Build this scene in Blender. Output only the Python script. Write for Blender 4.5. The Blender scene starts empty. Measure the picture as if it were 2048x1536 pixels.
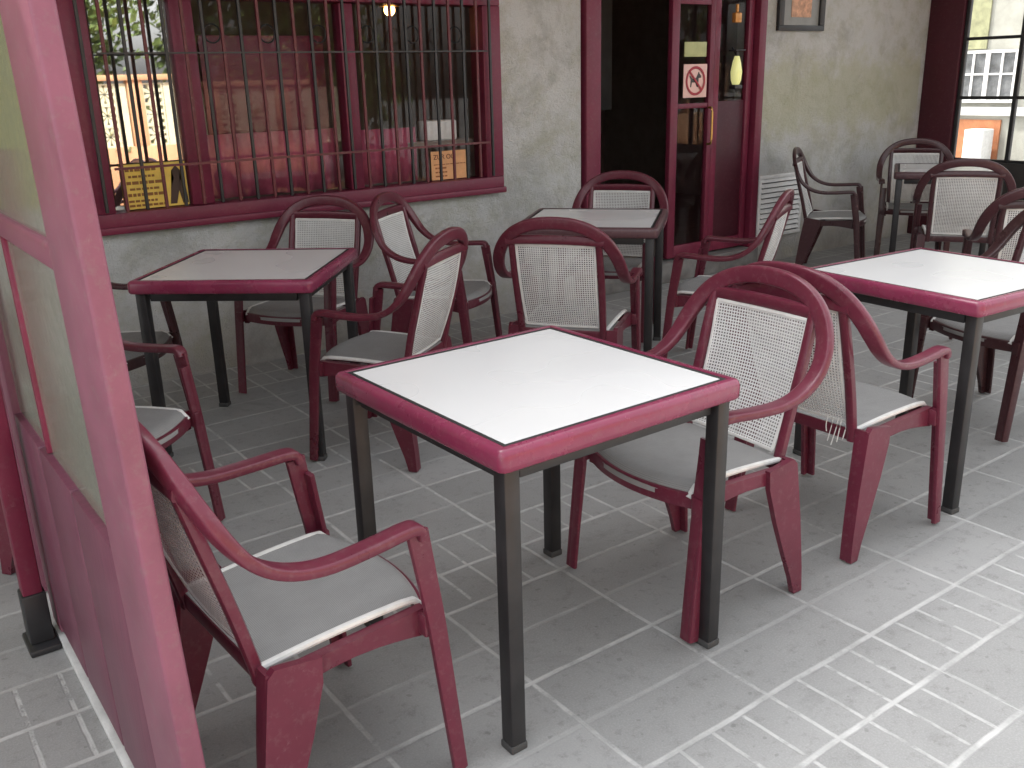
import bpy, bmesh, math, random
from mathutils import Vector, Matrix
random.seed(7)
scene = bpy.context.scene
COL = scene.collection
R = math.radians

# ------------------------------------------------------------------ camera
cam_d = bpy.data.cameras.new("camera")
cam_d.sensor_width = 36.0
cam_d.lens = 36.0 * 1877.66 / 2048
cam_d.clip_start = 0.05
cam_d.clip_end = 500
cam = bpy.data.objects.new("camera", cam_d)
COL.objects.link(cam)
rx = Vector((0.80391888, -0.59420527, -0.02518988))
ux = Vector((0.20311779, 0.23450357, 0.95065832))
fx = Vector((0.55897907, 0.76936868, -0.30921551))
m3 = Matrix((rx, ux, -fx)).transposed()
cam.matrix_world = Matrix.Translation((0, 0, 1.48372)) @ m3.to_4x4()
scene.camera = cam
scene.render.resolution_x = 1024
scene.render.resolution_y = 768

# ------------------------------------------------------------------ light
SUN_EL, SUN_AZ = 55.0, 160.0      # the sun stands behind the cafe: terrace in open shade
world = bpy.data.worlds.new("World")
scene.world = world
world.use_nodes = True
wn = world.node_tree
bg = wn.nodes["Background"]
sky = wn.nodes.new("ShaderNodeTexSky")
sky.sky_type = 'NISHITA'
sky.sun_disc = False
sky.sun_elevation = R(SUN_EL)
sky.sun_rotation = R(-20)
sky.air_density = 1.2
sky.dust_density = 4.0
sky.ozone_density = 1.0
mixw = wn.nodes.new("ShaderNodeHueSaturation")
mixw.inputs["Saturation"].default_value = 0.12
wn.links.new(sky.outputs[0], mixw.inputs["Color"])
wn.links.new(mixw.outputs[0], bg.inputs[0])
bg.inputs[1].default_value = 0.15
sd = bpy.data.lights.new("sun", 'SUN')
sd.energy = 2.4
sd.angle = R(2.0)
sd.color = (1.0, 0.95, 0.86)
so = bpy.data.objects.new("sun", sd)
COL.objects.link(so)
sun_dir = Vector((-math.sin(R(20)) * math.cos(R(SUN_EL)), math.cos(R(20)) * math.cos(R(SUN_EL)), math.sin(R(SUN_EL))))
so.rotation_euler = sun_dir.to_track_quat('Z', 'Y').to_euler()
vs = scene.view_settings
vs.view_transform = 'Standard'
vs.look = 'None'
vs.exposure = 1.98
vs.gamma = 1.0

# ------------------------------------------------------------------ material helpers
def newmat(name):
    m = bpy.data.materials.new(name)
    m.use_nodes = True
    return m, m.node_tree, m.node_tree.nodes["Principled BSDF"]

def N(t, kind, **kw):
    n = t.nodes.new(kind)
    for k, v in kw.items():
        setattr(n, k, v)
    return n

def mth(t, op, a, b=None, c=None):
    n = t.nodes.new("ShaderNodeMath")
    n.operation = op
    for i, v in enumerate((a, b, c)):
        if v is None:
            continue
        if hasattr(v, 'is_linked'):
            t.links.new(v, n.inputs[i])
        else:
            n.inputs[i].default_value = v
    return n.outputs[0]

def mixc(t, f, a, b):
    n = t.nodes.new("ShaderNodeMix")
    n.data_type = 'RGBA'
    for i, v in ((0, f), (6, a), (7, b)):
        if hasattr(v, 'is_linked'):
            t.links.new(v, n.inputs[i])
        else:
            n.inputs[i].default_value = v if i == 0 else (v[0], v[1], v[2], 1)
    return n.outputs[2]

def noise(t, scale, detail=4, rough=0.6, vec=None, dist=0):
    n = t.nodes.new("ShaderNodeTexNoise")
    n.inputs["Scale"].default_value = scale
    n.inputs["Detail"].default_value = detail
    n.inputs["Roughness"].default_value = rough
    n.inputs["Distortion"].default_value = dist
    if vec is not None:
        t.links.new(vec, n.inputs["Vector"])
    return n.outputs["Fac"]

def ramp(t, f, lo, hi):
    n = t.nodes.new("ShaderNodeMapRange")
    n.clamp = True
    t.links.new(f, n.inputs[0])
    n.inputs[1].default_value = lo
    n.inputs[2].default_value = hi
    return n.outputs[0]

def objco(t):
    return t.nodes.new("ShaderNodeTexCoord").outputs["Object"]

def objco_r(t):
    """object coordinates shifted by a random amount per object, so copies do not share stains"""
    oi = t.nodes.new("ShaderNodeObjectInfo")
    sc_ = t.nodes.new("ShaderNodeVectorMath"); sc_.operation = 'SCALE'
    sc_.inputs[0].default_value = (17.0, 9.0, 23.0)
    t.links.new(oi.outputs["Random"], sc_.inputs["Scale"])
    ad = t.nodes.new("ShaderNodeVectorMath"); ad.operation = 'ADD'
    t.links.new(t.nodes.new("ShaderNodeTexCoord").outputs["Object"], ad.inputs[0])
    t.links.new(sc_.outputs[0], ad.inputs[1])
    return ad.outputs[0]

def bump(t, bsdf, h, strength=0.3, dist=0.01):
    b = t.nodes.new("ShaderNodeBump")
    b.inputs["Strength"].default_value = strength
    b.inputs["Distance"].default_value = dist
    t.links.new(h, b.inputs["Height"])
    t.links.new(b.outputs[0], bsdf.inputs["Normal"])

def simple(name, c, rough=0.6, metal=0.0, vary=0.15, scale=8.0, bstr=0.0, bscale=60.0, spec=0.5, coat=0.0):
    m, t, b = newmat(name)
    co = objco(t)
    f = noise(t, scale, 5, 0.6, co)
    lo = [x * (1 - vary) for x in c]
    hi = [min(1, x * (1 + vary)) for x in c]
    t.links.new(mixc(t, ramp(t, f, 0.3, 0.7), lo, hi), b.inputs["Base Color"])
    b.inputs["Roughness"].default_value = rough
    b.inputs["Metallic"].default_value = metal
    b.inputs["Specular IOR Level"].default_value = spec
    b.inputs["Coat Weight"].default_value = coat
    if bstr:
        bump(t, b, noise(t, bscale, 3, 0.6, co), bstr, 0.004)
    return m

MAR = (0.128, 0.020, 0.040)
def maroon_resin(name, base, rough, dirt=0.25, coat=0.12):
    m, t, b = newmat(name)
    co = objco_r(t)
    oi = t.nodes.new("ShaderNodeObjectInfo")
    n1 = noise(t, 5.0, 6, 0.65, co)
    n2 = noise(t, 45.0, 3, 0.7, co)
    c = mixc(t, ramp(t, n1, 0.3, 0.75), [x * 0.8 for x in base], [min(1, x * 1.2) for x in base])
    c = mixc(t, mth(t, 'MULTIPLY', ramp(t, n2, 0.52, 0.75), dirt), c, (0.22, 0.15, 0.15))
    c2 = mixc(t, mth(t, 'MULTIPLY', oi.outputs["Random"], 0.25), c, (0.10, 0.018, 0.03))
    sc1 = ramp(t, noise(t, 19.0, 8, 0.8, co, 2.0), 0.60, 0.66)
    c2 = mixc(t, mth(t, 'MULTIPLY', sc1, 0.28), c2, (0.26, 0.17, 0.18))
    t.links.new(c2, b.inputs["Base Color"])
    r = mth(t, 'ADD', mth(t, 'MULTIPLY', n1, 0.2), rough - 0.1)
    t.links.new(r, b.inputs["Roughness"])
    b.inputs['Coat Weight'].default_value = coat
    b.inputs['Specular IOR Level'].default_value = 0.35
    b.inputs['Coat Roughness'].default_value = 0.12
    bump(t, b, noise(t, 300.0, 2, 0.5, co), 0.06, 0.001)
    return m

M = {}
M['resin'] = maroon_resin('maroon resin', MAR, 0.30)
M['paint'] = maroon_resin('maroon paint', (0.160, 0.015, 0.042), 0.45, 0.15, 0.05)
M['screen_paint'] = maroon_resin('dusty pink maroon paint', (0.225, 0.078, 0.118), 0.5, 0.40, 0.05)
M['dark_paint'] = maroon_resin('dark oxblood paint', (0.050, 0.005, 0.013), 0.5, 0.1, 0.05)
M['edge_dark'] = maroon_resin('worn grey brown edging', (0.085, 0.050, 0.055), 0.35, 0.3, 0.1)
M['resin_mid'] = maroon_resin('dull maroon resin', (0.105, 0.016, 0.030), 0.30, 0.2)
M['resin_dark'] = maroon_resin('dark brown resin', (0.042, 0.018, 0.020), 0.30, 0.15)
M['bar_paint'] = maroon_resin('brown red bar paint', (0.115, 0.022, 0.026), 0.45, 0.3, 0.05)
M['table_edge'] = maroon_resin('maroon table edging', (0.24, 0.032, 0.082), 0.27, 0.2, 0.3)
M['wood'] = None
M['leg'] = simple('dark metal tube', (0.016, 0.015, 0.016), 0.45, 0.0, 0.4, 12, 0.05, 200)
M['gap'] = simple('black rubber gap', (0.012, 0.012, 0.012), 0.7)
M['foot'] = simple('grey rubber cap', (0.05, 0.05, 0.05), 0.7)
M['black'] = simple('black iron', (0.02, 0.02, 0.022), 0.45, 0.0, 0.3)
M['white'] = simple('off white plastic', (0.74, 0.74, 0.73), 0.5, 0, 0.1, 20)
M['piping'] = simple('pale piping', (0.66, 0.66, 0.64), 0.6, 0, 0.1, 30)
M['interior'] = simple('dark room plaster', (0.26, 0.21, 0.18), 0.8)
M['bronze'] = simple('brass', (0.55, 0.36, 0.12), 0.35, 1.0)

def painted_wood():
    m, t, b = newmat('maroon painted boards')
    co = objco(t)
    mp = t.nodes.new("ShaderNodeMapping")
    mp.inputs["Scale"].default_value = (1, 22, 1.6)
    t.links.new(co, mp.inputs[0])
    g = noise(t, 3.0, 7, 0.7, mp.outputs[0], 0.4)
    n2 = noise(t, 7.0, 5, 0.7, co)
    c = mixc(t, ramp(t, g, 0.3, 0.72), (0.095, 0.024, 0.046), (0.165, 0.050, 0.082))
    c = mixc(t, mth(t, 'MULTIPLY', ramp(t, n2, 0.5, 0.8), 0.40), c, (0.17, 0.08, 0.105))
    t.links.new(c, b.inputs["Base Color"])
    b.inputs["Roughness"].default_value = 0.42
    bump(t, b, g, 0.25, 0.002)
    return m
M['wood'] = painted_wood()

def laminate():
    m, t, b = newmat('white table laminate')
    co = objco_r(t)
    n1 = noise(t, 3.0, 1, 0.4, co)
    c = mixc(t, ramp(t, n1, 0.2, 0.8), (0.64, 0.64, 0.635), (0.69, 0.69, 0.685))
    t.links.new(c, b.inputs["Base Color"])
    t.links.new(mth(t, 'ADD', mth(t, 'MULTIPLY', n1, 0.12), 0.22), b.inputs["Roughness"])
    return m
M['laminate'] = laminate()

def weave(name, ca, cb, pitch, hole, transp, diag=0.0):
    """woven textilene: UV are metres on the panel"""
    m, t, b = newmat(name)
    uv = t.nodes.new("ShaderNodeTexCoord").outputs["UV"]
    sp = t.nodes.new("ShaderNodeSeparateXYZ")
    t.links.new(uv, sp.inputs[0])
    def band(o, ph=0.0):
        fr = mth(t, 'FRACT', mth(t, 'ADD', mth(t, 'DIVIDE', o, pitch), ph))
        d = mth(t, 'ABSOLUTE', mth(t, 'SUBTRACT', fr, 0.5))
        return mth(t, 'LESS_THAN', d, hole * 0.5)
    hx = band(sp.outputs[0])
    hy = band(sp.outputs[1])
    h = mth(t, 'MULTIPLY', hx, hy)
    co = objco_r(t)
    n = noise(t, 14.0, 5, 0.7, co)
    c = mixc(t, ramp(t, n, 0.3, 0.7), ca, [x * 0.86 for x in ca])
    c = mixc(t, h, c, cb)
    t.links.new(c, b.inputs["Base Color"])
    b.inputs["Roughness"].default_value = 0.65
    # threads go over and under: fine ribs
    wv = mth(t, 'SINE', mth(t, 'MULTIPLY', sp.outputs[0], 2 * math.pi / (pitch * 0.5)))
    wv2 = mth(t, 'SINE', mth(t, 'MULTIPLY', sp.outputs[1], 2 * math.pi / (pitch * 0.5)))
    bump(t, b, mth(t, 'ADD', mth(t, 'ADD', wv, wv2), mth(t, 'MULTIPLY', noise(t, 9.0, 3, 0.5, co, 1.0), 9.0)), 0.35, 0.001)
    stn = ramp(t, noise(t, 3.2, 6, 0.75, co, 0.8), 0.52, 0.72)
    c = mixc(t, mth(t, 'MULTIPLY', stn, 0.35), c, [x * 0.6 for x in ca])
    t.links.new(c, b.inputs['Base Color'])
    if transp > 0:
        tr = t.nodes.new("ShaderNodeBsdfTransparent")
        mx = t.nodes.new("ShaderNodeMixShader")
        out = t.nodes["Material Output"]
        t.links.new(mth(t, 'MULTIPLY', h, transp), mx.inputs[0])
        t.links.new(b.outputs[0], mx.inputs[1])
        t.links.new(tr.outputs[0], mx.inputs[2])
        t.links.new(mx.outputs[0], out.inputs[0])
    return m
M['back_fabric'] = weave('perforated back fabric', (0.70, 0.70, 0.69), (0.13, 0.13, 0.13), 0.0098, 0.55, 0.6)
M['seat_fabric'] = weave('grey seat fabric', (0.31, 0.31, 0.305), (0.17, 0.17, 0.17), 0.004, 0.5, 0.0)

def stucco(name, zsplit=True):
    m, t, b = newmat(name)
    co = t.nodes.new("ShaderNodeNewGeometry").outputs["Position"]
    n1 = noise(t, 1.3, 6, 0.65, co)
    n2 = noise(t, 6.0, 6, 0.7, co)
    n3 = noise(t, 140.0, 3, 0.6, co)
    c = mixc(t, ramp(t, n1, 0.35, 0.65), (0.50, 0.50, 0.49), (0.60, 0.60, 0.585))
    c = mixc(t, mth(t, 'MULTIPLY', ramp(t, n2, 0.46, 0.7), 0.6), c, (0.36, 0.355, 0.25))
    n5 = noise(t, 2.2, 7, 0.75, co, 0.6)
    c = mixc(t, mth(t, 'MULTIPLY', ramp(t, n5, 0.5, 0.62), 0.45), c, (0.30, 0.295, 0.27))
    c = mixc(t, mth(t, 'MULTIPLY', ramp(t, n3, 0.5, 0.7), 0.25), c, (0.26, 0.26, 0.25))
    if zsplit:
        sp = t.nodes.new("ShaderNodeSeparateXYZ")
        t.links.new(co, sp.inputs[0])
        a = mth(t, 'LESS_THAN', sp.outputs[0], 0.34)
        z = mth(t, 'GREATER_THAN', sp.outputs[2], 0.95)
        c = mixc(t, mth(t, 'MULTIPLY', a, z), c, (0.40, 0.40, 0.13))  # olive tone added on the hidden left wall to tint the screen's reflection
        # old yellowish repair patch beside the door, ragged outline
        pn = noise(t, 5.0, 7, 0.8, co)
        zx = mth(t, 'ADD', mth(t, 'ABSOLUTE', mth(t, 'SUBTRACT', sp.outputs[2], 1.28)), mth(t, 'MULTIPLY', pn, 0.9))
        inx = mth(t, 'MULTIPLY', mth(t, 'GREATER_THAN', sp.outputs[0], 6.04), mth(t, 'LESS_THAN', sp.outputs[0], 8.2))
        c = mixc(t, mth(t, 'MULTIPLY', mth(t, 'MULTIPLY', mth(t, 'SUBTRACT', 1.0, ramp(t, zx, 0.62, 0.80)), inx), 0.5), c, (0.42, 0.42, 0.25))
        # rising damp / splash dirt along the foot, ragged edge
        zz = mth(t, 'ADD', sp.outputs[2], mth(t, 'MULTIPLY', n2, 0.35))
        c = mixc(t, mth(t, 'MULTIPLY', mth(t, 'SUBTRACT', 1.0, ramp(t, zz, 0.2, 0.42)), 0.35), c, (0.14, 0.135, 0.125))
    t.links.new(c, b.inputs["Base Color"])
    b.inputs["Roughness"].default_value = 0.85
    sx_ = t.nodes.new("ShaderNodeSeparateXYZ"); t.links.new(co, sx_.inputs[0])
    bump(t, b, mth(t, 'ADD', n3, mth(t, 'MULTIPLY', noise(t, 38.0, 6, 0.7, co, 0.8), 2.2)), 0.85, 0.010)
    return m
M['stucco'] = stucco('grey stucco')

def paving():
    m, t, b = newmat('grey concrete pavers')
    co = objco(t)
    wob = t.nodes.new("ShaderNodeTexNoise")
    wob.inputs["Scale"].default_value = 3.0
    wob.inputs["Detail"].default_value = 6
    t.links.new(co, wob.inputs["Vector"])
    vm = t.nodes.new("ShaderNodeVectorMath"); vm.operation = 'SUBTRACT'
    t.links.new(wob.outputs["Color"], vm.inputs[0]); vm.inputs[1].default_value = (.5, .5, .5)
    vs_ = t.nodes.new("ShaderNodeVectorMath"); vs_.operation = 'SCALE'
    t.links.new(vm.outputs[0], vs_.inputs[0]); vs_.inputs["Scale"].default_value = 0.02
    va = t.nodes.new("ShaderNodeVectorMath"); va.operation = 'ADD'
    t.links.new(co, va.inputs[0]); t.links.new(vs_.outputs[0], va.inputs[1])
    sp = t.nodes.new("ShaderNodeSeparateXYZ")
    t.links.new(va.outputs[0], sp.inputs[0])
    PX, PY, X0, Y0 = 0.4305, 0.2055, 2.10, 1.24
    ux_ = mth(t, 'DIVIDE', mth(t, 'SUBTRACT', sp.outputs[0], X0), PX)
    vy = mth(t, 'DIVIDE', mth(t, 'SUBTRACT', sp.outputs[1], Y0), PY)
    def line(v, halfw):
        fr = mth(t, 'FRACT', mth(t, 'ADD', v, 0.5))
        d = mth(t, 'ABSOLUTE', mth(t, 'SUBTRACT', fr, 0.5))
        n = t.nodes.new("ShaderNodeMapRange"); n.clamp = True
        t.links.new(d, n.inputs[0]); n.inputs[1].default_value = halfw * 0.45; n.inputs[2].default_value = halfw
        n.inputs[3].default_value = 1.0; n.inputs[4].default_value = 0.0
        return n.outputs[0]
    lx = line(ux_, 0.0085 / PX)
    ly = line(vy, 0.0100 / PY)
    lsub = line(mth(t, 'MULTIPLY', ux_, 4.0), 0.0075 / PX * 4)
    lid = mth(t, 'MODULO', mth(t, 'ADD', mth(t, 'ROUND', vy), 602.0), 6.0)
    weak = mth(t, 'MULTIPLY', mth(t, 'GREATER_THAN', lid, 2.5), mth(t, 'GREATER_THAN', mth(t, 'MODULO', lid, 2.0), 0.5))
    ly = mth(t, 'MULTIPLY', ly, mth(t, 'SUBTRACT', 1.0, mth(t, 'MULTIPLY', weak, 0.6)))
    # per paver random
    cv = t.nodes.new("ShaderNodeCombineXYZ")
    t.links.new(mth(t, 'FLOOR', ux_), cv.inputs[0]); t.links.new(mth(t, 'FLOOR', vy), cv.inputs[1])
    wnz = t.nodes.new("ShaderNodeTexWhiteNoise"); wnz.noise_dimensions = '2D'
    t.links.new(cv.outputs[0], wnz.inputs["Vector"])
    rnd = wnz.outputs["Value"]
    # grooved rows: two rows out of six carry the narrow ribs
    row = mth(t, 'MODULO', mth(t, 'ADD', mth(t, 'FLOOR', vy), 602.0), 6.0)
    isr = mth(t, 'LESS_THAN', row, 1.5)
    ribm = mth(t, 'MULTIPLY', isr, mth(t, 'GREATER_THAN', rnd, 0.12))
    brk = ramp(t, noise(t, 9.0, 4, 0.7, co), 0.40, 0.52)
    brk2 = ramp(t, noise(t, 5.0, 5, 0.75, co), 0.36, 0.50)
    lsub = mth(t, 'MULTIPLY', mth(t, 'MULTIPLY', lsub, ribm), brk)
    lx = mth(t, 'MULTIPLY', lx, brk2)
    lm = mth(t, 'MAXIMUM', mth(t, 'MAXIMUM', lx, mth(t, 'MULTIPLY', ly, mth(t, 'ADD', 0.35, mth(t, 'MULTIPLY', brk2, 0.65)))), lsub)
    n1 = noise(t, 1.1, 7, 0.7, co)
    n2 = noise(t, 22.0, 5, 0.75, co)
    n3 = noise(t, 190.0, 3, 0.7, co)
    c = mixc(t, rnd, (0.26, 0.26, 0.255), (0.32, 0.32, 0.315))
    c = mixc(t, mth(t, 'MULTIPLY', ramp(t, n1, 0.42, 0.7), 0.55), c, (0.20, 0.20, 0.195))
    c = mixc(t, mth(t, 'MULTIPLY', ramp(t, n2, 0.53, 0.72), 0.6), c, (0.14, 0.138, 0.13))
    c = mixc(t, mth(t, 'MULTIPLY', ramp(t, n3, 0.45, 0.7), 0.35), c, (0.42, 0.42, 0.41))
    sp_ = ramp(t, noise(t, 38.0, 1, 0.3, co), 0.735, 0.76)
    c = mixc(t, mth(t, 'MULTIPLY', sp_, 0.35), c, (0.10, 0.10, 0.095))
    st = ramp(t, noise(t, 2.6, 8, 0.8, co, 1.2), 0.56, 0.66)
    c = mixc(t, mth(t, 'MULTIPLY', st, 0.35), c, (0.15, 0.15, 0.145))
    c = mixc(t, mth(t, 'MULTIPLY', lm, 0.85), c, mixc(t, ramp(t, noise(t, 6.0, 6, 0.75, co), 0.35, 0.62), (0.37, 0.37, 0.36), (0.54, 0.54, 0.53)))
    t.links.new(c, b.inputs["Base Color"])
    b.inputs["Roughness"].default_value = 0.62
    h = mth(t, 'ADD', mth(t, 'MULTIPLY', lm, -1.0), mth(t, 'MULTIPLY', n3, 0.35))
    h = mth(t, 'ADD', h, mth(t, 'MULTIPLY', n2, 0.4))
    bump(t, b, h, 0.5, 0.003)
    return m
M['paving'] = paving()

def glass(name, refl, dirt=0.06, dcol=(0.5, 0.5, 0.48), rough=0.015, fm=1.0):
    m, t, b = newmat(name)
    out = t.nodes["Material Output"]
    t.nodes.remove(b)
    tr = t.nodes.new("ShaderNodeBsdfTransparent")
    gl = t.nodes.new("ShaderNodeBsdfGlossy"); gl.inputs["Roughness"].default_value = rough
    df = t.nodes.new("ShaderNodeBsdfDiffuse"); df.inputs["Color"].default_value = (*dcol, 1)
    fr = t.nodes.new("ShaderNodeFresnel"); fr.inputs["IOR"].default_value = 1.5
    co = objco(t)
    f = mth(t, 'MINIMUM', mth(t, 'ADD', mth(t, 'MULTIPLY', fr.outputs[0], fm), refl), 0.95)
    m1 = t.nodes.new("ShaderNodeMixShader"); t.links.new(f, m1.inputs[0])
    t.links.new(tr.outputs[0], m1.inputs[1]); t.links.new(gl.outputs[0], m1.inputs[2])
    m2 = t.nodes.new("ShaderNodeMixShader")
    d = mth(t, 'MULTIPLY', mth(t, 'ADD', 0.35, mth(t, 'MULTIPLY', ramp(t, noise(t, 24.0, 8, 0.8, co), 0.3, 0.75), 0.35)), dirt * 2)
    t.links.new(d, m2.inputs[0]); t.links.new(m1.outputs[0], m2.inputs[1]); t.links.new(df.outputs[0], m2.inputs[2])
    t.links.new(m2.outputs[0], out.inputs[0])
    return m
M['mirror_glass'] = glass('reflective window glass', 0.60, 0.02)
M['glass'] = glass('window glass', 0.0, 0.015, (0.3, 0.1, 0.12), 0.015, 0.75)
M['clear'] = glass('clear glass', 0.0, 0.01)
M['frost'] = glass('dusty screen glass', 0.05, 0.42, (0.22, 0.23, 0.18), 0.18)

# ------------------------------------------------------------------ mesh helpers
def finish(name, bm, mat, parent=None, smooth=True, ang=38):
    bmesh.ops.recalc_face_normals(bm, faces=bm.faces)
    if smooth:
        for f in bm.faces:
            f.smooth = True
        for e in bm.edges:
            if len(e.link_faces) == 2 and e.calc_face_angle(0) > R(ang):
                e.smooth = False
    me = bpy.data.meshes.new(name)
    bm.to_mesh(me)
    bm.free()
    me.materials.append(mat)
    o = bpy.data.objects.new(name, me)
    COL.objects.link(o)
    if parent is not None:
        o.parent = parent
    return o

def BM():
    return bmesh.new()

def box(bm, x0, x1, y0, y1, z0, z1, bev=0.0, seg=2, mat=None):
    vs_ = [bm.verts.new((x, y, z)) for x in (x0, x1) for y in (y0, y1) for z in (z0, z1)]
    idx = [(0, 1, 3, 2), (4, 6, 7, 5), (0, 4, 5, 1), (2, 3, 7, 6), (0, 2, 6, 4), (1, 5, 7, 3)]
    fs = [bm.faces.new([vs_[i] for i in q]) for q in idx]
    if bev > 0:
        es = list({e for f in fs for e in f.edges})
        r = bmesh.ops.bevel(bm, geom=es, offset=bev, segments=seg, affect='EDGES', profile=0.5)
    if mat is not None:
        vv = {v for f in bm.faces if f.is_valid for v in f.verts if v.index == -1 or True}
    return fs

def tbox(name, mat, parent, dims, bev=0.003, seg=2):
    bm = BM()
    for d in (dims if isinstance(dims[0], (tuple, list)) else [dims]):
        box(bm, *d, bev=bev, seg=seg)
    return finish(name, bm, mat, parent)

def catmull(P, n=6):
    P = [Vector(p) for p in P]
    Q = [P[0] * 2 - P[1]] + P + [P[-1] * 2 - P[-2]]
    out = []
    for i in range(1, len(Q) - 2):
        for k in range(n):
            t = k / n
            a, b, c, d = Q[i - 1], Q[i], Q[i + 1], Q[i + 2]
            out.append(0.5 * ((2 * b) + (c - a) * t + (2 * a - 5 * b + 4 * c - d) * t * t + (3 * b - a - 3 * c + d) * t ** 3))
    out.append(P[-1])
    return out

def sweep(bm, pts, W, T, wide, seg=12, power=2.8, cap=True):
    """pts list of Vector, W/T full sizes (number or list), wide = function(p, tangent) -> wide axis"""
    n = len(pts)
    rings = []
    for i, p in enumerate(pts):
        t = (pts[min(i + 1, n - 1)] - pts[max(i - 1, 0)]).normalized()
        w = wide(p, t)
        w = (w - t * w.dot(t)).normalized()
        k = t.cross(w).normalized()
        ww = (W[i] if isinstance(W, (list, tuple)) else W) / 2
        tt = (T[i] if isinstance(T, (list, tuple)) else T) / 2
        ring = []
        for j in range(seg):
            a = 2 * math.pi * j / seg
            ca, sa = math.cos(a), math.sin(a)
            x = math.copysign(abs(ca) ** (2 / power), ca) * ww
            y = math.copysign(abs(sa) ** (2 / power), sa) * tt
            ring.append(bm.verts.new(p + w * x + k * y))
        rings.append(ring)
    for a, b in zip(rings, rings[1:]):
        for j in range(seg):
            bm.faces.new((a[j], a[(j + 1) % seg], b[(j + 1) % seg], b[j]))
    if cap:
        bm.faces.new(rings[0][::-1])
        bm.faces.new(rings[-1])
    return rings

def tube(bm, pts, r, seg=8, up=(0, 0, 1)):
    u = Vector(up)
    def wd(p, t):
        if abs(t.dot(u)) > 0.95:
            return Vector((1, 0, 0)) if abs(t.x) < 0.9 else Vector((0, 1, 0))
        return u
    sweep(bm, [Vector(p) for p in pts], 2 * r, 2 * r, wd, seg, 2.0)

def prism(bm, poly, a0, a1, axis='x'):
    """extrude a 2-D polygon along an axis. axis 'x': poly=(y,z); 'y': poly=(x,z); 'z': poly=(x,y)"""
    def mk(p, a):
        if axis == 'x': return (a, p[0], p[1])
        if axis == 'y': return (p[0], a, p[1])
        return (p[0], p[1], a)
    A = [bm.verts.new(mk(p, a0)) for p in poly]
    B = [bm.verts.new(mk(p, a1)) for p in poly]
    n = len(poly)
    for i in range(n):
        bm.faces.new((A[i], A[(i + 1) % n], B[(i + 1) % n], B[i]))
    f1 = bm.faces.new(A[::-1]); f2 = bm.faces.new(B)
    bmesh.ops.triangulate(bm, faces=[f1, f2])

def empty(name, loc, rz, label, cat, group=None):
    o = bpy.data.objects.new(name, None)
    o.empty_display_size = 0.1
    COL.objects.link(o)
    o.location = loc
    o.rotation_euler = (0, 0, rz)
    o['label'] = label
    o['category'] = cat
    if group:
        o['group'] = group
    return o

def tag(o, label, cat, group=None, kind=None):
    if label: o['label'] = label
    if cat: o['category'] = cat
    if group: o['group'] = group
    if kind: o['kind'] = kind
    return o

def copy_tree(o, parent=None):
    c = o.copy()
    COL.objects.link(c)
    c.parent = parent
    for ch in [x for x in kids.get(o.name, [])]:
        copy_tree(ch, c)
    return c
kids = {}
def index_kids(root):
    for o in COL.objects:
        if o.parent is not None:
            kids.setdefault(o.parent.name, [])
            if o not in kids[o.parent.name]:
                kids[o.parent.name].append(o)

# ------------------------------------------------------------------ setting: paving, walls, room
bm = BM()
g = 60
vs4 = [bm.verts.new(p) for p in ((-g, -g, 0), (g, -g, 0), (g, g, 0), (-g, g, 0))]
bm.faces.new(vs4)
ground = finish('pavement', bm, M['paving'], smooth=False)
ground['kind'] = 'structure'
bm = BM()
bm.faces.new([bm.verts.new(p) for p in ((-5, -4.99, 0.004), (8, -4.99, 0.004), (8, -1.6, 0.004), (-5, -1.6, 0.004))])
o = finish('path', bm, simple('terracotta paving', (0.34, 0.15, 0.065), 0.8, 0, 0.25, 2), smooth=False)  # out of view, added so the window panes reflect orange
o['kind'] = 'structure'

def wall_grid(name, mat, xs, zs, holes, y0, y1, parent=None):
    """wall in the xz plane from y0 (front) to y1 with real openings"""
    xs = sorted(set(xs)); zs = sorted(set(zs))
    bm = BM()
    def solid(i, k):
        if i < 0 or k < 0 or i >= len(xs) - 1 or k >= len(zs) - 1:
            return False
        cx, cz = (xs[i] + xs[i + 1]) / 2, (zs[k] + zs[k + 1]) / 2
        return not any(h[0] < cx < h[1] and h[2] < cz < h[3] for h in holes)
    V = {}
    def v(i, k, y):
        key = (i, k, y)
        if key not in V:
            V[key] = bm.verts.new((xs[i], y, zs[k]))
        return V[key]
    for i in range(len(xs) - 1):
        for k in range(len(zs) - 1):
            if not solid(i, k):
                continue
            bm.faces.new((v(i, k, y0), v(i + 1, k, y0), v(i + 1, k + 1, y0), v(i, k + 1, y0)))
            bm.faces.new((v(i, k, y1), v(i, k + 1, y1), v(i + 1, k + 1, y1), v(i + 1, k, y1)))
            for di, dk, a, b_ in ((-1, 0, (i, k), (i, k + 1)), (1, 0, (i + 1, k), (i + 1, k + 1)), (0, -1, (i, k), (i + 1, k)), (0, 1, (i, k + 1), (i + 1, k + 1))):
                if not solid(i + di, k + dk):
                    bm.faces.new((v(*a, y0), v(*b_, y0), v(*b_, y1), v(*a, y1)))
    return finish(name, bm, mat, parent, smooth=False)

YW = 4.95
cafe = empty('cafe_building', (0, YW, 0), 0, 'grey stucco cafe front behind the tables with a barred window and a doorway', 'building')
wal = wall_grid('wall', M['stucco'], [-7, 1.06, 3.56, 4.22, 6.06, 8.30], [0, 0.80, 2.02, 2.5, 6.2], [(1.06, 3.56, 0.80, 2.02), (4.22, 6.06, 0, 2.5)], 0, 0.28)
wal.parent = cafe
bm = BM()
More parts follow.
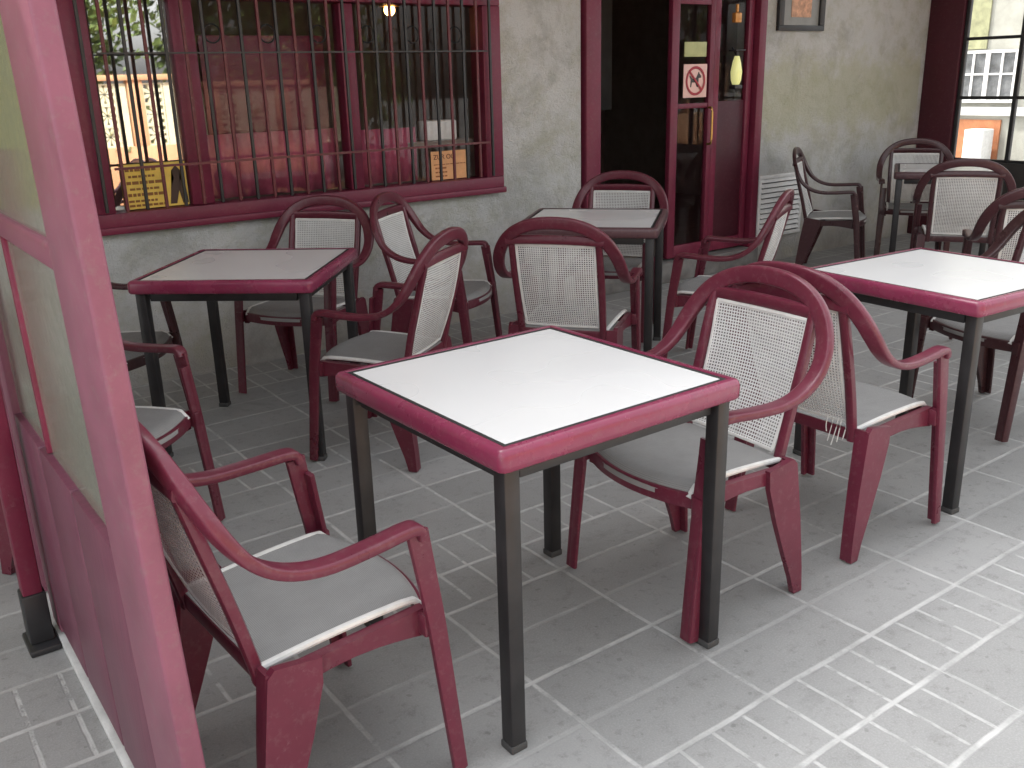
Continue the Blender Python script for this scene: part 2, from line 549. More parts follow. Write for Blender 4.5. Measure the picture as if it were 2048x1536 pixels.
# room behind the wall: floor, back, sides, ceiling, partition
box(bm, 0.2, 8.3, 0.29, 4.2, 0.10, 0.15)
box(bm, 0.2, 8.3, 4.2, 4.3, 0.15, 2.6)
box(bm, 0.1, 0.2, 0.29, 4.2, 0.15, 2.6)
box(bm, 8.2, 8.3, 0.29, 4.2, 0.15, 2.6)
box(bm, 0.1, 8.3, 0.29, 4.3, 2.6, 2.7)
finish('room', bm, M['interior'], cafe, smooth=False)
tbox('roof', M['stucco'], cafe, (-7, 8.3, 0.28, 5.0, 6.05, 6.2), 0)
tbox('step', simple('worn stone step', (0.16, 0.155, 0.15), 0.7, 0, 0.3, 10, 0.3), cafe, [(4.24, 6.04, -0.06, 0.28, 0.0, 0.15)], 0.01)
# door frame
tbox('door_frame', M['paint'], cafe, [(4.245, 4.375, -0.03, 0.10, 0.15, 2.36), (5.955, 6.035, -0.03, 0.10, 0.15, 2.36), (4.245, 6.035, -0.03, 0.10, 2.36, 2.46)], 0.008)

# ------------------------------------------------------------------ barred window
win = empty('barred_window', (0, YW, 0), 0, 'wide maroon cafe window with reflecting panes and vertical bars', 'window')
tbox('frame', M['paint'], win, [(1.07, 3.55, -0.04, 0.10, 0.81, 0.90), (1.07, 1.19, -0.04, 0.10, 0.90, 1.90), (3.42, 3.55, -0.04, 0.10, 0.90, 1.90), (1.07, 3.55, -0.04, 0.10, 1.90, 2.01)], 0.006)
tbox('sill', M['paint'], win, (1.06, 3.555, -0.060, -0.041, 0.800, 0.835), 0.006)
for x0, x1 in ((1.585, 1.70), (2.50, 2.585)):
    tbox('mullion', M['paint'], win, (x0, x1, 0.0, 0.09, 0.902, 1.898), 0.005)
for i, (x0, x1) in enumerate(((1.19, 1.585), (1.70, 2.50), (2.585, 3.42))):
    bm = BM()
    v_ = [bm.verts.new(p) for p in ((x0 + .002, 0.045, 0.903), (x1 - .002, 0.045, 0.903), (x1 - .002, 0.045 + (0.006 if i == 1 else 0), 1.897), (x0 + .002, 0.045 + (0.006 if i == 1 else 0), 1.897))]
    bm.faces.new(v_)
    finish('pane', bm, M['mirror_glass'] if i == 0 else M['glass'], win, smooth=False)
# iron grille
gr = empty('window_grille', (0, YW - 0.075, 0), 0, 'wrought iron grille of thin vertical bars with scroll tops before the window', 'grille')
barx = [1.14 + 0.096 * k for k in range(25)]
for k, x in enumerate(barx):
    bm = BM()
    box(bm, x - 0.008, x + 0.008, -0.007, 0.007, 0.91, 1.95, 0.002, 1)
    finish('bar', bm, M['bar_paint'] if k % 2 else M['leg'], gr)
tbox('rail', M['bar_paint'], gr, [(1.20, 3.42, -0.012, -0.0075, 1.110, 1.122)], 0)
tbox('rail', M['leg'], gr, [(1.20, 3.42, -0.011, -0.0075, 1.640, 1.648)], 0)
for k in range(6, 24, 3):
    bm = BM()
    cx = (barx[k] + barx[k + 1]) / 2 if k + 1 < len(barx) else barx[k]
    pts = [(cx + 0.042 * math.cos(a), 0.010, 1.735 + 0.044 * math.sin(a)) for a in [2 * math.pi * j / 20 for j in range(21)]]
    tube(bm, pts, 0.0045, 6, (0, 1, 0))
    finish('scroll', bm, M['leg'], gr)

# things behind / on the glass
def lace():
    m, t, b = newmat('maroon curtain cloth')
    co = objco(t)
    sp = t.nodes.new("ShaderNodeSeparateXYZ"); t.links.new(co, sp.inputs[0])
    n = noise(t, 12.0, 5, 0.7, co)
    c = mixc(t, ramp(t, n, 0.3, 0.7), (0.30, 0.05, 0.10), (0.46, 0.10, 0.17))
    t.links.new(c, b.inputs["Base Color"]); b.inputs["Roughness"].default_value = 0.8
    return m
M['curtain'] = lace()
def curtain(x0, x1, z0, z1, label, y=0.14):
    bm = BM()
    n = int((x1 - x0) / 0.012)
    prev = None
    for i in range(n + 1):
        x = x0 + (x1 - x0) * i / n
        yy = y + 0.016 * math.sin(i * 0.62) + 0.006 * math.sin(i * 0.23)
        a = bm.verts.new((x, yy, z0)); b_ = bm.verts.new((x, yy, z1))
        if prev: bm.faces.new((prev[0], a, b_, prev[1]))
        prev = (a, b_)
    me_o = finish('cafe_curtain', bm, M['curtain'])
    md = me_o.modifiers.new('thick', 'SOLIDIFY'); md.thickness = 0.003
    me_o.location = (0, YW, 0)
    tag(me_o, label, 'curtain', 'half curtains behind the window')
curtain(1.72, 2.49, 0.905, 1.24, 'maroon half curtain behind the middle window pane')
curtain(2.60, 3.03, 0.905, 1.22, 'maroon half curtain behind the right pane beside the orange flyer')
# dark wooden board in the middle of the window
o = tbox('notice_board', M['paint'], None, (1.78, 2.49, 0.20, 0.225, 1.20, 1.74), 0.004)
o.location = (0, YW, 0)
tag(o, 'maroon board standing behind the middle window pane', 'board')

def flyer(name, x0, x1, z0, z1, y, base, ink, rows, label, fig=False, head=None):
    e = empty(name, (x0, y, z0), 0, label, 'poster', 'flyers stuck in the window')
    w, h = x1 - x0, z1 - z0
    tbox('sheet', simple(name + ' paper', base, 0.5, 0, 0.12, 15), e, (0, w, 0, 0.002, 0, h), 0)
    bm = BM()
    for i, (fx0, fx1, fz, fh) in enumerate(rows):
        xx = fx0 * w
        while xx < fx1 * w - 0.004:
            l = min(random.uniform(0.012, 0.035), fx1 * w - xx)
            box(bm, xx, xx + l, -0.0025, -0.0005, fz * h, (fz + fh) * h)
            xx += l + 0.006
    finish('lettering', bm, simple(name + ' ink', ink, 0.6), e, smooth=False)
    if fig:
        bm = BM()
        prism(bm, [(w * .70, h * .05), (w * .74, h * .45), (w * .80, h * .62), (w * .77, h * .80), (w * .84, h * .92), (w * .91, h * .80), (w * .88, h * .62), (w * .97, h * .42), (w * .99, h * .05), (w * .90, h * .05), (w * .86, h * .35), (w * .80, h * .05)], -0.003, -0.0008, 'y')
        finish('figure', bm, simple('dark print', (0.06, 0.03, 0.02), 0.6), e, smooth=False)
    if head:
        cu = bpy.data.curves.new('t', 'FONT'); cu.body = head; cu.size = h * 0.24; cu.extrude = 0.0006
        to = bpy.data.objects.new('t', cu); COL.objects.link(to)
        dg = bpy.context.evaluated_depsgraph_get()
        me = bpy.data.meshes.new_from_object(to.evaluated_get(dg))
        bpy.data.objects.remove(to)
        ho = bpy.data.objects.new('heading', me); COL.objects.link(ho); ho.parent = e
        me.materials.append(simple('heading ink', (0.16, 0.03, 0.01), 0.6))
        ho.rotation_euler = (R(90), 0, 0); ho.location = (w * 0.06, -0.0012, h * 0.72)
    return e
flyer('window_flyer', 1.255, 1.575, 0.905, 1.125, YW + 0.030, (0.80, 0.55, 0.10), (0.25, 0.10, 0.02),
      [(.06, .55, .84, .07), (.10, .50, .70, .05), (.06, .62, .55, .07), (.10, .55, .42, .05), (.06, .62, .28, .07), (.06, .5, .15, .05), (.06, .62, .05, .05)],
      'yellow printed flyer with a dark figure in the left window pane', fig=True)
flyer('window_flyer', 3.06, 3.335, 0.905, 1.075, YW + 0.034, (0.78, 0.40, 0.18), (0.35, 0.10, 0.03),
      [(.06, .9, .52, .03), (.10, .40, .38, .06), (.10, .40, .24, .05), (.10, .40, .10, .05)],
      'orange flyer with a headline in the lower right window pane', head='ZUR OUI')
o = tbox('napkin_box', M['white'], None, [(3.12, 3.34, 0.16, 0.28, 1.13, 1.25)], 0.012)
o.location = (0, YW, 0)
tag(o, 'white box standing on a ledge behind the right window pane', 'box')
o = tbox('ledge', M['interior'], None, [(2.95, 3.55, 0.13, 0.32, 1.10, 1.13)], 0.003)
o.location = (0, YW, 0)
tag(o, 'dark shelf behind the right window pane under the white box', 'shelf')

# ------------------------------------------------------------------ lamp glowing inside
lam = empty('ceiling_lamp', (3.10, 5.45, 1.905), 0, 'small glowing orange lamp hanging inside behind the window', 'lamp')
m_, t_, b_ = newmat('lit bulb'); b_.inputs["Base Color"].default_value = (1, .6, .3, 1)
b_.inputs["Emission Color"].default_value = (1, 0.50, 0.16, 1); b_.inputs["Emission Strength"].default_value = 4.0
bm = BM(); bmesh.ops.create_uvsphere(bm, u_segments=14, v_segments=8, radius=0.035)
finish('bulb', bm, m_, lam)
bm = BM(); tube(bm, [(0, 0, 0.03), (0, 0, 0.69)], 0.005)
finish('cord', bm, M['black'], lam)
bm = BM()
sweep(bm, [Vector((0, 0, 0.02)), Vector((0, 0, 0.06)), Vector((0, 0, 0.09))], [0.13, 0.09, 0.03], [0.13, 0.09, 0.03], lambda p, t: Vector((1, 0, 0)), 16, 2)
finish('shade', bm, M['bronze'], lam)

# ------------------------------------------------------------------ door leaf, sidelight
def leaf(name, x0, x1, z0, z1, y, label, glaz, stile_l, stile_r, handle=False, panel_top=None):
    e = empty(name, (x0, y, z0), 0, label, 'door', 'glazed leaves of the cafe door')
    w, h = x1 - x0, z1 - z0
    tbox('stile', M['paint'], e, (0, stile_l, -0.022, 0.022, 0, h), 0.006)
    tbox('stile', M['paint'], e, (w - stile_r, w, -0.022, 0.022, 0, h), 0.006)
    tbox('rail', M['paint'], e, (stile_l, w - stile_r, -0.02, 0.02, 0, 0.09), 0.004)
    tbox('rail', M['paint'], e, (stile_l, w - stile_r, -0.02, 0.02, h - 0.05, h), 0.004)
    if panel_top:
        tbox('panel', M['dark_paint'], e, (stile_l + .001, w - stile_r - .001, -0.008, 0.008, 0.09, panel_top), 0.004)
        zl = panel_top + 0.002
    else:
        zl = 0.092
        tbox('rail', M['paint'], e, (stile_l, w - stile_r, -0.016, 0.016, 1.08, 1.115), 0.003)
    bm = BM()
    bm.faces.new([bm.verts.new(p) for p in ((stile_l + .002, 0.004, zl), (w - stile_r - .002, 0.004, zl), (w - stile_r - .002, 0.004, h - .052), (stile_l + .002, 0.004, h - .052))])
    finish('pane', bm, glaz, e, smooth=False)
    if handle:
        bm = BM()
        tube(bm, catmull([(w - 0.05, -0.022, 0.82), (w - 0.05, -0.06, 0.83), (w - 0.05, -0.065, 0.95), (w - 0.05, -0.06, 1.07), (w - 0.05, -0.022, 1.08)], 4), 0.008)
        finish('handle', bm, M['bronze'], e)
    return e
leaf('door_leaf', 5.06, 5.50, 0.165, 2.0, YW + 0.02, 'narrow glazed maroon door leaf carrying the no dogs sign', M['glass'], 0.075, 0.05, True)
leaf('door_leaf', 5.52, 5.945, 0.165, 2.34, YW + 0.04, 'maroon door leaf with solid lower panel beside the stucco wall', M['glass'], 0.06, 0.06, False, 1.12)
o = tbox('transom', M['black'], None, (5.06, 5.51, 0.0, 0.06, 2.01, 2.34), 0.004); o.location = (0, YW, 0)
tag(o, 'dark transom board above the glazed door leaf', 'transom')
# dim things in the doorway
o = tbox('wooden_post', simple('grey door edge', (0.13, 0.125, 0.12), 0.6), None, (4.66, 4.74, 0.55, 0.63, 0.15, 2.6), 0.006); o.location = (0, YW, 0)
tag(o, 'grey post standing in the dark doorway', 'post')
o = tbox('wooden_post', simple('grey inner panel', (0.11, 0.11, 0.11), 0.6), None, (5.52, 5.86, 1.5, 1.56, 1.2, 2.6), 0.006); o.location = (0, YW, 0)
tag(o, 'hanging grey panel in the room seen through the open doorway', 'divider'); o.name = 'room_divider'
# broom leaning inside
br = empty('broom', (4.90, YW + 0.9, 0.15), 0, 'broom with red grip leaning in the dark doorway', 'broom')
bm = BM(); tube(bm, [(0, 0, 0.1), (0.06, 0.12, 1.18)], 0.012)
finish('stick', bm, M['black'], br)
bm = BM(); tube(bm, [(0.048, 0.096, 0.95), (0.06, 0.12, 1.20)], 0.02)
finish('grip', bm, M['paint'], br)
bm = BM(); box(bm, -0.13, 0.13, -0.03, 0.03, 0.0, 0.12, 0.012)
finish('head', bm, M['black'], br)

# sign
sg = empty('no_dogs_sign', (5.295, YW - 0.01, 1.435), 0, 'square pink sign with red ring crossing out a dog on the door', 'sign')
tbox('board', simple('pinkish sign board', (0.72, 0.47, 0.42), 0.5, 0, 0.08), sg, (-0.12, 0.12, 0, 0.006, -0.115, 0.115), 0.001)
bm = BM()
pts = [(0.092 * math.cos(a), -0.004, 0.092 * math.sin(a)) for a in [2 * math.pi * j / 40 for j in range(41)]]
sweep(bm, [Vector(p) for p in pts], 0.018, 0.003, lambda p, t: Vector((p.x, 0, p.z)), 8, 4)
red = simple('sign red', (0.32, 0.015, 0.03), 0.5)
finish('ring', bm, red, sg)
bm = BM(); sweep(bm, [Vector((-0.062, -0.0055, 0.062)), Vector((0.062, -0.0055, -0.062))], 0.016, 0.003, lambda p, t: Vector((1, 0, 1)), 8, 4)
finish('bar', bm, red, sg)
bm = BM()
dog = [(-.055, -.045), (-.045, -.045), (-.038, -.012), (0, -.012), (.018, -.045), (.03, -.045), (.026, .0), (.034, .02), (.062, .022), (.06, .038), (.042, .052), (.034, .066), (.024, .048), (.008, .022), (-.03, .016), (-.062, .040), (-.066, .034), (-.05, .008)]
prism(bm, [(x * 0.95, z * 0.95) for x, z in dog], -0.0022, -0.0004, 'y')
finish('dog', bm, M['black'], sg, smooth=False)
o = tbox('notice_plate', simple('pale green card', (0.42, 0.44, 0.20), 0.5), None, (5.175, 5.40, -0.012, -0.004, 1.60, 1.70), 0.001)
o.location = (0, YW, 0); tag(o, 'small pale green card above the no dogs sign', 'card')
# lantern
la = empty('lantern', (5.675, YW - 0.06, 1.40), 0, 'small glass lantern with yellowish shade hanging on the right door leaf', 'lantern')
m_, t_, b_ = newmat('yellow lantern glass'); b_.inputs["Base Color"].default_value = (.62, .62, .22, 1); b_.inputs["Roughness"].default_value = 0.2
b_.inputs["Emission Color"].default_value = (.8, .8, .35, 1); b_.inputs["Emission Strength"].default_value = 0.12
bm = BM(); sweep(bm, [Vector((0, 0, z)) for z in (0, 0.03, 0.09, 0.16, 0.2)], [0.05, 0.075, 0.085, 0.06, 0.035], [0.05, 0.075, 0.085, 0.06, 0.035], lambda p, t: Vector((1, 0, 0)), 14, 2)
finish('shade', bm, m_, la)
bm = BM(); box(bm, -0.055, 0.055, -0.035, 0.035, 0.235, 0.245, 0.003); tube(bm, [(0, 0, 0.2), (0, 0, 0.24)], 0.01); tube(bm, [(0, 0, 0.2), (0, 0.05, 0.26)], 0.006)
box(bm, -0.04, 0.04, -0.03, 0.03, -0.03, -0.002, 0.004)
finish('bracket', bm, M['black'], la)
ho = tbox('hanging_ornament', simple('brass and orange glass', (0.5, 0.22, 0.05), 0.3, 0.3), None, [(-0.035, 0.035, -0.02, 0.02, 0, 0.07), (-0.012, 0.012, -0.01, 0.01, 0.07, 0.13)], 0.008)
ho.location = (5.69, YW - 0.03, 1.83); tag(ho, 'small orange ornament hung on the door above the lantern', 'ornament')

# ------------------------------------------------------------------ louvre vent and picture on the right wall
ve = empty('louvre_vent', (6.06, YW, 0.20), 0, 'white louvred vent low on the stucco wall beside the door', 'vent')
tbox('frame', M['white'], ve, [(0, 0.55, -0.02, 0.0, 0, 0.03), (0, 0.55, -0.02, 0.0, 0.47, 0.50), (0, 0.03, -0.02, 0.0, 0.03, 0.47), (0.52, 0.55, -0.02, 0.0, 0.03, 0.47)], 0.004)
for k in range(11):
    bm = BM()
    z = 0.045 + k * 0.040
    prism(bm, [(-0.022, z - 0.004), (-0.026, z), (-0.004, z + 0.026), (0.0, z + 0.022)], 0.03, 0.52, 'x')
    finish('slat', bm, M['white'], ve, smooth=False)
tbox('backing', M['black'], ve, (0.03, 0.52, -0.0035, -0.001, 0.03, 0.47), 0)
pf = empty('picture_frame', (6.17, YW, 1.78), 0, 'framed notice hanging on the stucco wall right of the door', 'picture')
tbox('frame', M['black'], pf, [(0, 0.56, -0.03, 0, 0, 0.04), (0, 0.06, -0.03, 0, 0.04, 0.62), (0.50, 0.56, -0.03, 0, 0.04, 0.62), (0, 0.56, -0.03, 0, 0.62, 0.66)], 0.004)
tbox('mat', simple('grey card', (0.22, 0.22, 0.21), 0.4), pf, (0.06, 0.50, -0.012, -0.002, 0.04, 0.62), 0)
tbox('print', simple('orange print', (0.50, 0.26, 0.15), 0.4, 0, 0.4, 25), pf, (0.16, 0.40, -0.016, -0.0125, 0.10, 0.5), 0)

# corner post and side glazing
o = tbox('corner_post', M['dark_paint'], None, (8.25, 8.37, 4.63, 4.948, 0, 2.7), 0.01)
tag(o, 'thick dark maroon post at the end of the stucco wall', 'post')
sw = empty('side_window', (8.25, 1.2, 0), 0, 'black framed grid of glass over a dark parapet on the right side', 'window')
tbox('parapet', simple('dark parapet boards', (0.03, 0.027, 0.026), 0.6, 0, 0.3), sw, (0, 0.12, 0, 3.43, 0, 0.69), 0.004)
L = 3.43
fr_ = []
for k in range(8):
    y = L - 0.0 - 0.49 * k - 0.02
    fr_.append((0.03, 0.07, y - 0.016, y + 0.016, 0.69, 2.7))
tbox('mullion', M['black'], sw, fr_, 0.002)
fr_ = []
for z in (0.70, 1.225, 1.71, 2.20, 2.68):
    fr_.append((0.04, 0.06, 0.0, L, z - 0.013, z + 0.013))
tbox('glazing_bar', M['black'], sw, fr_, 0.002)
bm = BM(); bm.faces.new([bm.verts.new(p) for p in ((0.05, 0, 0.7), (0.05, L, 0.7), (0.05, L, 2.69), (0.05, 0, 2.69))])
finish('pane', bm, M['clear'], sw, smooth=False)

# canopy over the terrace, out of view, its reach set for the shade
cn = empty('terrace_canopy', (0, 0, 0), 0, 'unseen canopy roof along the cafe wall, placed to shade the tables', 'canopy')
tbox('roof_panel', simple('canopy cloth', (0.62, 0.60, 0.56), 0.8), cn, (-4.0, 8.4, 2.68, 4.94, 2.92, 2.98), 0)
tbox('beam', M['paint'], cn, (-4.0, 8.4, 2.60, 2.68, 2.82, 3.00), 0.006)
for yy in (3.4, 4.2):
    tbox('rafter', M['paint'], cn, (-4.0, 8.37, yy - .03, yy + .03, 2.82, 2.918), 0.004)

# ------------------------------------------------------------------ foreground side screen (maroon, glazed)
sc = empty('side_screen', (0.335, 0, 0), 0, 'tall maroon glazed screen at the left edge in the foreground', 'screen')
Y0, Y1 = 1.50, 2.84
TH = 0.020
tbox('stile', M['screen_paint'], sc, (-TH, TH, Y0, 1.745, 0.03, 2.6), 0.008, 3)
tbox('stile', M['screen_paint'], sc, (-TH, TH, Y1 - 0.10, Y1, 0.03, 2.6), 0.006)
tbox('rail', M['screen_paint'], sc, (-TH * .8, TH * .8, 1.745, Y1 - 0.10, 1.175, 1.225), 0.008, 3)
tbox('rail', M['screen_paint'], sc, (-TH * .8, TH * .8, 1.745, Y1 - 0.10, 2.45, 2.6), 0.006)
tbox('glazing_bar', M['paint'], sc, (-0.010, 0.010, 2.345, 2.36, 0.665, 1.175), 0.004)
bm = BM()
for k, (a, b_) in enumerate(((1.745, 2.09), (2.094, 2.42), (2.424, Y1 - 0.10))):
    box(bm, -0.018, 0.018, a + .002, b_ - .002, 0.05, 0.662, 0.006)
finish('lower_panel', bm, M['wood'], sc)
for z0, z1, spans in ((1.225, 2.45, [(1.745, Y1 - .1)]), (0.665, 1.175, [(1.745, 2.335), (2.37, Y1 - .1)])):
    for a, b_ in spans:
        bm = BM(); bm.faces.new([bm.verts.new(p) for p in ((0, a, z0), (0, b_, z0), (0, b_, z1), (0, a, z1))])
        finish('pane', bm, M['frost'], sc, smooth=False)
for ch_ in [c for c in COL.objects if c.parent == sc]:
    for v in ch_.data.vertices:      # the old screen leans away a little
        v.co.y += 0.15 * (v.co.z - 0.85) + 0.008
sc2 = empty('side_screen', (0.34, 2.90, 0), 0, 'second maroon screen leaf beyond the foreground screen, mostly hidden', 'screen')
tbox('stile', M['screen_paint'], sc2, (-TH, TH, 0, 0.10, 0.03, 2.6), 0.006)
tbox('stile', M['screen_paint'], sc2, (-TH, TH, 0.74, 0.80, 0.03, 2.6), 0.006)
tbox('lower_panel', M['wood'], sc2, (-0.018, 0.018, 0.10, 0.74, 0.05, 1.20), 0.004)
bm = BM(); bm.faces.new([bm.verts.new(p) for p in ((0, .10, 1.2), (0, .74, 1.2), (0, .74, 2.5), (0, .10, 2.5))])
finish('pane', bm, M['frost'], sc2, smooth=False)
o = tbox('threshold_strip', simple('pale stone strip', (0.50, 0.50, 0.49), 0.6, 0, 0.2, 14, 0.2), None, (0.308, 0.345, 0.9, 4.9, 0.0, 0.022), 0.004)
tag(o, 'pale stone threshold strip on the ground under the maroon screen', 'threshold')
pp = empty('prop_post', (0.262, 2.66, 0), 0, 'maroon post with dark foot standing left of the stone strip', 'post')
tbox('post', M['paint'], pp, (-0.02, 0.03, -0.03, 0.03, 0.16, 1.35), 0.006)
tbox('foot', M['black'], pp, [(-0.026, 0.036, -0.036, 0.036, 0.02, 0.17), (-0.035, 0.045, -0.07, 0.06, 0.0, 0.02)], 0.006)

# ------------------------------------------------------------------ table prototype
def make_table():
    root = empty('cafe_table', (0, 0, 0), 0, '', 'table', 'square cafe tables on the terrace')
    a, b_ = 0.375, 0.335
    bm = BM()
    box(bm, -b_, b_, -b_, b_, 0.735, 0.7605, 0.0015, 1)
    finish('table_top', bm, M['laminate'], root)
    bm = BM()
    e0, e1 = b_ + 0.0004, b_ + 0.010
    for q in ((-e1, e1, e0, e1), (-e1, e1, -e1, -e0), (-e1, -e0, -e0, e0), (e0, e1, -e0, e0)):
        box(bm, *q, 0.712, 0.7612)
    finish('seam', bm, M['gap'], root, smooth=False)
    # bull-nosed maroon edging, mitred ring
    prof = [(b_ + 0.0105, 0.757), (b_ + 0.014, 0.763)] + [(a - 0.016 + 0.016 * math.sin(t_), 0.747 + 0.016 * math.cos(t_)) for t_ in [R(x) for x in (0, 30, 60, 90)]] + \
           [(a, 0.727)] + [(a - 0.012 + 0.012 * math.cos(t_), 0.722 - 0.012 * math.sin(t_)) for t_ in [R(x) for x in (30, 60, 90)]] + [(b_ + 0.0105, 0.710)]
    bm = BM()
    rings = []
    cr = 0.022
    for (cx, cy, a0) in ((1, 1, 0), (-1, 1, 90), (-1, -1, 180), (1, -1, 270)):
        for j in range(4):
            an = R(a0 + j * 30)
            ring = []
            for (r, z) in prof:
                d = r - (a - cr)
                if d < 0:
                    ring.append(bm.verts.new((cx * r, cy * r, z)))
                else:
                    ring.append(bm.verts.new((cx * (a - cr) + d * math.cos(an), cy * (a - cr) + d * math.sin(an), z)))
            rings.append(ring)
    n = len(rings)
    for i in range(n):
        A_, B_ = rings[i], rings[(i + 1) % n]
        for j in range(len(prof)):
            k = (j + 1) % len(prof)
            q = [A_[j], A_[k], B_[k], B_[j]]
            bm.faces.new(q)
    bmesh.ops.remove_doubles(bm, verts=bm.verts, dist=0.0002)
    finish('edging', bm, M['table_edge'], root, ang=50)
    bm = BM()
    for s in (1, -1):
        box(bm, -0.30, 0.30, s * 0.325 - 0.012, s * 0.325 + 0.012, 0.675, 0.709, 0.002)
        box(bm, s * 0.325 - 0.012, s * 0.325 + 0.012, -0.30, 0.30, 0.675, 0.709, 0.002)
    finish('underframe', bm, M['leg'], root)
    for sx in (1, -1):
        for sy in (1, -1):
            bm = BM()
            c = 0.332
            box(bm, sx * c - 0.021, sx * c + 0.021, sy * c - 0.021, sy * c + 0.021, 0.018, 0.712, 0.005, 2)
            lg = finish('leg', bm, M['leg'], root)
            bm = BM()
            box(bm, sx * c - 0.023, sx * c + 0.023, sy * c - 0.023, sy * c + 0.023, 0.0, 0.02, 0.004, 2)
            finish('foot_cap', bm, M['foot'], lg)
    return root

# ------------------------------------------------------------------ chair prototype  (x forward, y left)
def make_chair():
    root = empty('armchair', (0, 0, 0), 0, '', 'chair', 'maroon resin armchairs on the terrace')
    # arms and arched back in one sweep
    half = [(.150, .262, .612), (.143, .264, .630), (.120, .266, .637), (.03, .272, .632), (-.06, .276, .630), (-.125, .277, .640),
            (-.180, .277, .664), (-.222, .275, .700), (-.252, .266, .745), (-.276, .245, .795), (-.295, .208, .843), (-.308, .155, .880), (-.316, .085, .903), (-.319, 0, .910)]
    full = half + [(x, -y, z) for x, y, z in half[-2::-1]]
    P = catmull(full, 4)
    n = len(P)
    W_, T_ = [], []
    for p in P:
        k = max(0, min(1, (p.z - 0.64) / 0.12)) if p.x < -.1 else 0
        W_.append(0.046 + 0.006 * k); T_.append(0.024 + 0.004 * k)
    def wd(p, t):
        if p.x > -0.10:
            return Vector((0, -math.copysign(1, p.y), 0))
        c = Vector((p.x, 0, 0.66 if p.z < 0.70 else 0.64))
        k = min(1.0, (-0.10 - p.x) / 0.10)
        v = (c - p)
        v2 = Vector((0, -math.copysign(1, p.y), 0))
        return v.normalized() * k + v2 * (1 - k) if abs(p.y) > 0.01 else Vector((0, 0, -1))
    bm = BM()
    sweep(bm, P, W_, T_, wd, 20, 4.6)
    finish('arch', bm, M['resin'], root)
    # top rail: flat underside, gently arched
    bm = BM()
    pts = [Vector((-.298 - .004 * (1 - (y / .2) ** 2), y, .832 + .006 * (1 - (y / .2) ** 2))) for y in [(-.215 + .43 * i / 16) for i in range(17)]]
    sweep(bm, pts, 0.040, 0.022, lambda p, t: Vector((.2, 0, 1)), 12, 3.5)
    finish('top_rail', bm, M['resin'], root)
    # stiles from rail down to seat
    for s in (1, -1):
        bm = BM()
        pts = catmull([(-.297, s * .190, .835), (-.262, s * .192, .70), (-.222, s * .190, .55), (-.192, s * .186, .42), (-.186, s * .186, .385)], 5)
        sweep(bm, pts, 0.030, 0.026, lambda p, t: Vector((0, 1, 0)), 10, 3.2)
        finish('back_stile', bm, M['resin'], root)
    # back fabric
    def panel_pt(u, v):      # u -1..1 left/right, v 0 bottom..1 top
        x = -.186 - (.292 - .186) * v - 0.012 * math.sin(math.pi * v)
        hw = .165 + .008 * v
        return Vector((x - 0.018 * (1 - u * u) * (0.4 + 0.6 * math.sin(math.pi * v)), u * hw, .440 + (.812 - .440) * v))
    bm = BM()
    uvl = bm.loops.layers.uv.new('UV')
    NU, NV = 14, 16
    G = [[bm.verts.new(panel_pt(-1 + 2 * i / NU, j / NV)) for i in range(NU + 1)] for j in range(NV + 1)]
    for j in range(NV):
        for i in range(NU):
            f = bm.faces.new((G[j][i], G[j][i + 1], G[j + 1][i + 1], G[j + 1][i]))
            for l, (a, b_) in zip(f.loops, ((i, j), (i + 1, j), (i + 1, j + 1), (i, j + 1))):
                l[uvl].uv = (a / NU * 0.34, b_ / NV * 0.39)
    o = finish('backrest', bm, M['back_fabric'], root)
    bm = BM()
    for ring in ([panel_pt(-1, j / 12) for j in range(13)], [panel_pt(1, j / 12) for j in range(13)], [panel_pt(-1 + 2 * i / 12, 0) for i in range(13)], [panel_pt(-1 + 2 * i / 12, 1) for i in range(13)]):
        sweep(bm, ring, 0.011, 0.006, (lambda p, t: Vector((0, 1, 0.001)) if abs(t.z) > .6 else Vector((-.25, 0, 1))), 8, 2.5)
    finish('back_piping', bm, M['piping'], o)
    # seat fabric
    def seat_pt(u, v, top=True):
        hw = .190 + .012 * v
        y = u * hw
        front = .232 - .045 * u * u
        x = -.190 + (front + .190) * v
        z = .442 - 0.010 * (1 - u * u) * math.sin(math.pi * v) - 0.018 * (1 - v) + (0.006 * math.sin(v * math.pi))
        if v > .9: z -= 0.030 * ((v - .9) / .1) ** 2
        return Vector((x, y, z))
    bm = BM()
    uvl = bm.loops.layers.uv.new('UV')
    NU, NV = 14, 20
    G = [[bm.verts.new(seat_pt(-1 + 2 * i / NU, j / NV)) for i in range(NU + 1)] for j in range(NV + 1)]
    for j in range(NV):
        for i in range(NU):
            f = bm.faces.new((G[j][i], G[j][i + 1], G[j + 1][i + 1], G[j + 1][i]))
            for l, (a, b_) in zip(f.loops, ((i, j), (i + 1, j), (i + 1, j + 1), (i, j + 1))):
                l[uvl].uv = (a / NU * 0.40, b_ / NV * 0.42)
    r = bmesh.ops.extrude_face_region(bm, geom=bm.faces[:])
    for v in [e for e in r['geom'] if isinstance(e, bmesh.types.BMVert)]:
        v.co.z -= 0.014
    st = finish('seat', bm, M['seat_fabric'], root, ang=60)
    for s in (-1, 1):
        bm = BM()
        sweep(bm, [seat_pt(s, j / 14) + Vector((0, s * .004, -.004)) for j in range(15)], 0.017, 0.015, lambda p, t: Vector((0, 1, 0)), 8, 2.5)
        finish('seat_piping', bm, M['piping'], st)
    # seat frame: side aprons with arched underside, bowed front rail, back rail
    bm = BM()
